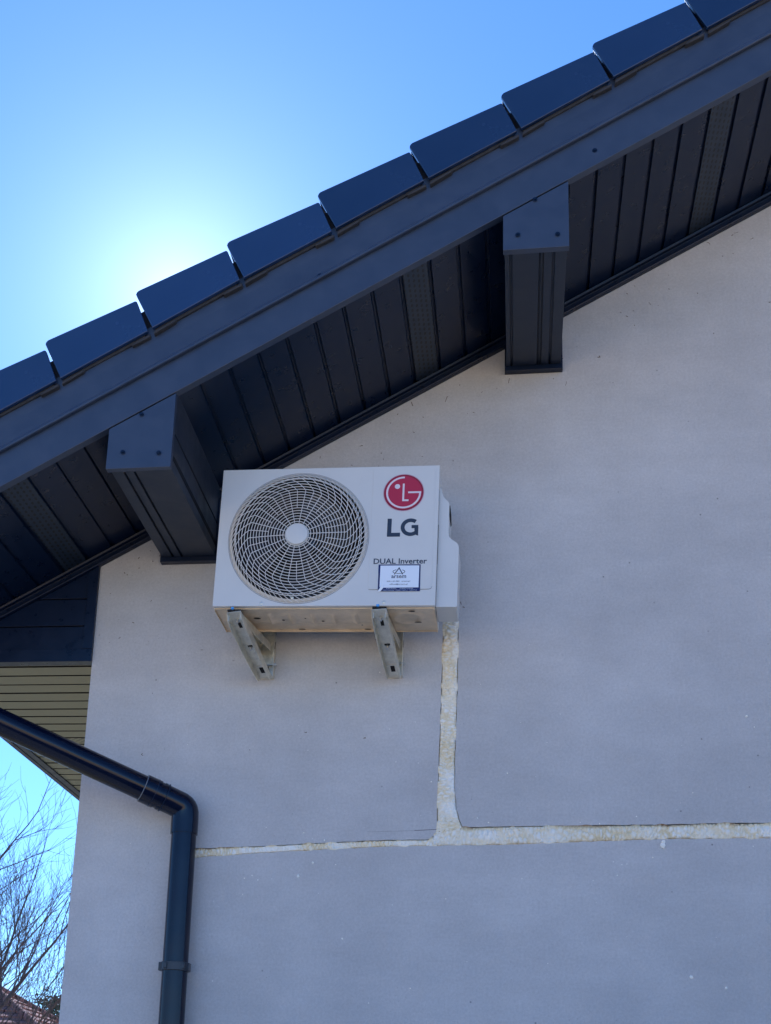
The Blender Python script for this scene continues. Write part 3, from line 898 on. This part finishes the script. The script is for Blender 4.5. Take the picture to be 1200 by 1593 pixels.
# valve cover on the right side
m = MB()
P = [(ACW, .0035), (.7800, .0030), (.7835, .0065), (.7840, .205), (.7825, .2145), (.7780, .2220), (.7555, .2390), (.7515, .2460), (.7500, .2540), (.7495, .3560), (.7480, .3640), (.7440, .3700), (.7350, .3790), (.7300, .3870), (.7240, .4080), (.7175, .4230), (ACW, .4240)]
m.prism(P, .0200, .150)
vc = m.build('valve_cover', WHITE, ac, smooth=35, bevel=.0045)
m = MB(); m.prism([(.7492, .3630), (.7515, .3640), (.7530, .3300), (.7500, .3260)], .040, .12); m.build('cable_slot', DARK, vc)
# base pan
m = MB()
m.box(.0035, ACW - .0035, .0170, .0185, -.0035, .004)
m.box(.0035, ACW - .0035, ACD - .010, ACD - .0085, -.0045, .006)
m.box(.0035, .0050, .0186, ACD - .0101, -.0075, .006)
m.box(ACW - .0050, ACW - .0035, .0186, ACD - .0101, -.0075, .006)
nx, ny = 150, 44; vs, fs = [], []
def emb(x, y):
    h = 0.0
    for cx_ in (.175, .245, .315, .385, .455):
        dx = abs(x - cx_) / .006; dy = abs(y - .11) / .040
        if dy < 1.3: h += .006 * math.exp(-dx * dx) * (1 if dy < 1 else max(0, (1.3 - dy) / .3))
    d = math.hypot(x - .625, (y - .10)); h += .005 * math.exp(-((d - .045) / .010) ** 2)
    if .10 < x < .50: h += -.0055 * (1 / (1 + math.exp(-(y - .150) / .004)))
    h += .0012 * noise.noise(Vector((x * 14, y * 14, 4)))
    return h
for i in range(nx + 1):
    for j in range(ny + 1):
        x = .0052 + (ACW - .0104) * i / nx; y = .0188 + (ACD - .0292) * j / ny
        vs.append((x, y, -.0015 - emb(x, y)))
for i in range(nx):
    for j in range(ny):
        k = i * (ny + 1) + j; fs.append((k, k + 1, k + ny + 2, k + ny + 1))
m.add(vs, fs)
pan = m.build('base_pan', PAN, ac, smooth=50)
for (x, y, rx, ry) in [(.130, .100, .012, .006), (.265, .197, .012, .005), (.485, .197, .012, .005), (.215, .115, .005, .005), (.345, .125, .005, .005), (.640, .04, .011, .004), (.655, .125, .012, .004), (.29, .10, .003, .003), (.47, .16, .003, .003)]:
    m = MB()
    c = [(x + rx * math.cos(t), y + ry * math.sin(t)) for t in [2 * PI * k / 16 for k in range(16)]]
    zz = -.0030 - max(emb(x, y), emb(x + rx, y), emb(x - rx, y), emb(x, y + ry), 0)
    m.add([(a, b, zz) for a, b in c], [tuple(range(15, -1, -1))])
    m.build('drain_hole', DARK, pan)

# ------------------------------------------------------------------ brackets
def bracket(xt, xb, label, seedv):
    """xt: x of the arm tip, xb: x at the wall"""
    r = root('wall_bracket', (xb, 0, -.43), label, 'bracket', 'steel brackets carrying the air conditioner')
    def W(mb, name, m_, parent=r, **k): return world_child(mb.build(name, m_, parent, **k))
    hw = .0255
    # wall rail: channel with flanges towards the wall corner
    m = MB()
    m.box(xb - hw, xb + hw, -.0040, -.0010, -.4210, .06)
    m.box(xb - hw - .0001, xb - hw + .0022, -.034, -.0042, -.4210, .06)
    m.box(xb + hw - .0022, xb + hw + .0001, -.034, -.0042, -.4210, .06)
    m.box(xb - hw + .0024, xb + hw - .0024, -.034, -.0042, -.4210, -.4188)
    rail = W(m, 'wall_rail', GALV, bevel=.0006)
    m = MB(); m.lathe_y([(.0002, -.0047), (.0085, -.0047)], (xb + .002, -.397), 20)
    m.add([(xb - .0065, -.0046, -.402), (xb + .0105, -.0046, -.402), (xb + .004, -.0046, -.376), (xb - .002, -.0046, -.376)], [(0, 1, 2, 3)]); m.build('slot', DARK, rail)
    m = MB(); m.add([(xb + hw + .0004, -.026, -.318), (xb + hw + .0004, -.014, -.318), (xb + hw + .0004, -.014, -.292), (xb + hw + .0004, -.026, -.292)], [(0, 1, 2, 3)])
    m.build('slot', DARK, rail)
    m = MB(); m.tube([(xb - hw - .007, -.019, -.374), (xb + hw + .010, -.019, -.374)], .0034, 12); m.tube([(xb + hw + .0003, -.019, -.374), (xb + hw + .0065, -.019, -.374)], .0068, 6)
    m.build('bolt', BOLT, rail, smooth=30)
    # horizontal arm
    m = MB()
    secs = lambda ya, yb: [[(xt + (xb - xt) * (y + .325) / .32 + dx, y, z) for dx, z in [(-.020, -.302), (.020, -.302), (.020, -.330), (.0178, -.330), (.0178, -.3045), (-.0178, -.3045), (-.0178, -.330), (-.020, -.330)]] for y in (ya, yb)]
    m.sweep(secs(-.322, -.036), True, True)
    arm = W(m, 'arm', GALV, bevel=.0005)
    m = MB(); m.box(xt - .022, xt + .022, -.332, -.285, -.3015, -.2955); W(m, 'rubber_pad', RUBBER)
    m = MB(); m.tube([(xt - .004, -.3400, -.2990), (xt - .004, -.3400, -.2925)], .0050, 14); W(m, 'bolt_highlight', BOLTHL, smooth=40)  # bolt's bluish highlight, put in as a small coloured cylinder
    # brace: open channel facing the viewer and the ground
    P0 = Vector((xt, -.334, -.3040)); P1 = Vector((xb, -.031, -.4195))
    d = (P1 - P0).normalized(); side = Vector((1, 0, 0)); side = (side - d * side.dot(d)).normalized()
    nrm = side.cross(d)                      # points down/forward
    if nrm.z > 0: nrm = -nrm
    def sec(p, hw_, dep):
        t_ = .0024
        Q = [(-hw_, dep), (-hw_, 0), (hw_, 0), (hw_, dep), (hw_ - t_, dep), (hw_ - t_, t_), (-hw_ + t_, t_), (-hw_ + t_, dep)]
        return [p + side * a + nrm * b for a, b in Q]
    m = MB(); Ls = (P1 - P0).length
    ss = [(0, .0235, .010), (.018, .0250, .024), (.06, .0255, .032), (.16, .0245, .034), (.27, .0230, .032), (Ls - .01, .0220, .028), (Ls, .0220, .016)]
    m.sweep([sec(P0 + d * (t_), h_, e_) for t_, h_, e_ in ss], True, True)
    br = W(m, 'brace', GALV, bevel=.0005)
    def studs(t_, rr, ln, name, mt):
        c = P0 + d * t_; m = MB(); m.tube([c + nrm * .002, c + nrm * (.002 + ln)], rr, 6 if rr > .005 else 12); return m.build(name, mt, br, smooth=30)
    studs(.038, .0075, .006, 'nut', BOLT); studs(.038, .0040, .014, 'bolt_end', BOLT)
    studs(.175, .0072, .006, 'nut', BOLT); studs(.175, .0036, .013, 'bolt_end', BOLT)
    for t_, L_, W_ in ((.064, .026, .0055), (.168, .008, .009), (Ls - .035, .030, .007)):
        c = P0 + d * t_ + nrm * .00265; m = MB()
        m.add([c - d * L_ / 2 - side * W_, c - d * L_ / 2 + side * W_, c + d * L_ / 2 + side * W_, c + d * L_ / 2 - side * W_], [(0, 1, 2, 3)]); m.build('slot', DARK, br)
    c = P0 + d * (Ls * .83); m = MB(); m.tube([c - side * .0225 + nrm * .004, c + side * .0225 + nrm * .004], .0016, 8); m.build('cross_pin', BOLT, br)
    return r
bracket(-.0155, .0405, 'galvanised bracket under the fan side of the air conditioner', 1)
bracket(.4535, .4790, 'galvanised bracket under the lettered side of the air conditioner', 2)

# ------------------------------------------------------------------ bare tree
def bare_tree():
    r0 = root('bare_tree', (-5.35, 9.6, -3.5), 'leafless tree with fine upright twigs seen beyond the wall corner', 'tree')
    rnd = random.Random(11)
    trunk = MB(); crown = MB(); leaves = MB()
    def grow(mb, p, d, L, r, depth):
        n = 5 if depth < 3 else 4
        pts, rad = [p.copy()], [r]
        q = p.copy(); dd = d.copy()
        for i in range(n):
            dd = (dd + Vector((rnd.gauss(0, .11), rnd.gauss(0, .11), rnd.gauss(0, .08) + .05))).normalized()
            q = q + dd * (L / n); pts.append(q.copy()); rad.append(r * (1 - .55 * (i + 1) / n))
        mb.tube(pts, rad, 7 if depth < 2 else (5 if depth < 4 else 3), True)
        if depth >= 5: return
        k = {0: 4, 1: 6, 2: 5, 3: 4, 4: 2, 5: 2}[depth]
        for c in range(k):
            f = .25 + .75 * (c + rnd.random() * .8) / k
            i = min(n - 1, int(f * n)); fr = f * n - i; b = pts[i].lerp(pts[min(n, i + 1)], min(1, fr))
            ax = Vector((rnd.gauss(0, 1), rnd.gauss(0, 1), rnd.gauss(0, 1))).normalized()
            base = (pts[min(n, i + 1)] - pts[i]).normalized()
            sd = (ax - base * ax.dot(base)).normalized()
            a = rnd.uniform(.45, .85)
            nd = (base * math.cos(a) + sd * math.sin(a) + Vector((0, 0, .22))).normalized()
            grow(crown, b, nd, L * rnd.uniform(.50, .72), max(.0025, rad[i] * rnd.uniform(.45, .60)), depth + 1)
        if depth < 4:
            grow(crown, pts[-1], dd, L * .62, max(.0022, rad[-1] * .9), depth + 1)
    base = Vector((0, 0, 0))
    # trunk
    tp = [Vector((0, 0, 0)), Vector((.03, 0, .6)), Vector((-.03, .03, 1.2)), Vector((.02, 0, 1.7))]
    trunk.tube(tp, [.12, .10, .09, .075], 12)
    for (dx, dy, dz, L, r, h) in [(.62, .0, .75, 1.35, .040, 1.65), (.40, .25, .95, 1.6, .040, 1.68), (-.5, .2, .9, 1.5, .04, 1.6), (.1, -.4, 1, 1.6, .045, 1.68), (-.3, -.4, .9, 1.4, .035, 1.4),
                                 (.85, .1, .42, 1.45, .032, 1.3), (.80, -.15, .62, 1.55, .034, 1.5), (.1, .4, .9, 1.5, .04, 1.6)]:
        grow(crown, Vector((.01, 0, h)), Vector((dx, dy, dz)).normalized(), L * 1.22, r, 1)
    trunk.build('trunk', BARK, r0, smooth=60)
    c = crown.build('crown', BARK, r0)
    for (x, z) in [(1.80, 4.28), (1.86, 4.30)]:
        m = MB(); m.tube([(x, 0, z), (x + .01, .01, z - .02), (x + .015, 0, z - .045)], [.006, .024, .004], 6); m.build('leaf', LEAFD, r0)
    return r0
bare_tree()

# ------------------------------------------------------------------ neighbouring house with red-brown hipped roof
nb = root('neighbouring_house', (-12, 22.4, -3.5), 'low distant house with reddish brown tiled hip roof behind the bare tree', 'house')
xr, yr, zr = -9.80, 22.5, .93        # right end of the ridge
run_, drop = 2.95, 1.62
xl = -16.0
E1 = (xr + run_, yr - run_, zr - drop); E0 = (xl - run_, yr - run_, zr - drop); E2 = (xr + run_, yr + run_, zr - drop); E3 = (xl - run_, yr + run_, zr - drop)
m = MB()
m.box(E0[0] + .5, E1[0] - .5, yr - run_ + .5, yr + run_ - .5, -3.55, E1[2] - .05)
nw = world_child(m.build('wall', PLASTER2, nb))
for x in (-15.5, -12.5, -9.5):
    m = MB(); m.box(x, x + 1.2, yr - run_ + .44, yr - run_ + .49, -2.6, -1.3); fr_ = world_child(m.build('window', UPVC, nb))
    m = MB(); m.box(x + .08, x + 1.12, yr - run_ + .43, yr - run_ + .438, -2.52, -1.38); m.build('pane', GLASS, fr_)
m = MB(); NR = 12
def plane_rows(a0, a1, b0, b1):
    """eave a0-a1 up to ridge b0-b1, in stepped tile courses"""
    a0, a1, b0, b1 = map(Vector, (a0, a1, b0, b1)); n3 = (a1 - a0).cross(b0 - a0).normalized()
    if n3.z < 0: n3 = -n3
    for k in range(NR):
        p, q = k / NR, (k + 1) / NR
        A, B = a0.lerp(b0, p) + n3 * .045, a1.lerp(b1, p) + n3 * .045
        Cc, D = a0.lerp(b0, q) + n3 * .012, a1.lerp(b1, q) + n3 * .012
        m.add([A, B, D, Cc, A - n3 * .04, B - n3 * .04], [(0, 1, 2, 3), (0, 4, 5, 1)])
RL, RR = (xl, yr, zr), (xr, yr, zr)
plane_rows(E0, E1, RL, RR); plane_rows(E3, E2, RL, RR); plane_rows(E1, E2, RR, RR); plane_rows(E0, E3, RL, RL)
nr = world_child(m.build('roof', REDROOF, nb))
m = MB()
for a, b in ((RL, RR), (RR, E1), (RR, E2), (RL, E0), (RL, E3)): m.tube([Vector(a) + Vector((0, 0, .03)), Vector(b) + Vector((0, 0, .03))], .075, 8)
m.build('ridge_tiles', REDROOF, nr, smooth=50)

# ------------------------------------------------------------------ far pines
def pine(x, y, h, seed, label):
    r0 = root('pine_tree', (x, y, -3.5), label, 'tree', 'pines behind the neighbouring house')
    rnd = random.Random(seed)
    m = MB(); m.tube([(0, 0, 0), (.1, 0, h * .5), (0, .05, h * .96)], [.17, .12, .03], 8); m.build('trunk', BARK, r0, smooth=60)
    m = MB()
    for _ in range(70):
        t = rnd.uniform(.35, 1.0); rr = (1.05 - t) * h * .30 + .25; a = rnd.uniform(0, 2 * PI); q = rr * rnd.uniform(.2, 1)
        c = Vector((q * math.cos(a), q * math.sin(a), h * t))
        for _k in range(40):
            o_ = Vector((rnd.gauss(0, .30), rnd.gauss(0, .30), rnd.gauss(0, .17)))
            p = c + o_; u = Vector((rnd.gauss(0, 1), rnd.gauss(0, 1), rnd.gauss(0, .6))).normalized() * .16; v = Vector((rnd.gauss(0, 1), rnd.gauss(0, 1), rnd.gauss(0, 1))).normalized() * .05
            m.add([p - u, p + v, p + u, p - v], [(0, 1, 2, 3)])
    m.build('crown', PINE, r0)
pine(-17.2, 48, 6.5, 1, 'far pine with the lowest top, just right of the tiled roof')
pine(-16.3, 49, 6.9, 2, 'far pine beside the wall corner, taller than its neighbour')
pine(-20.2, 50, 6.0, 3, 'far pine mostly hidden behind the tiled roof')
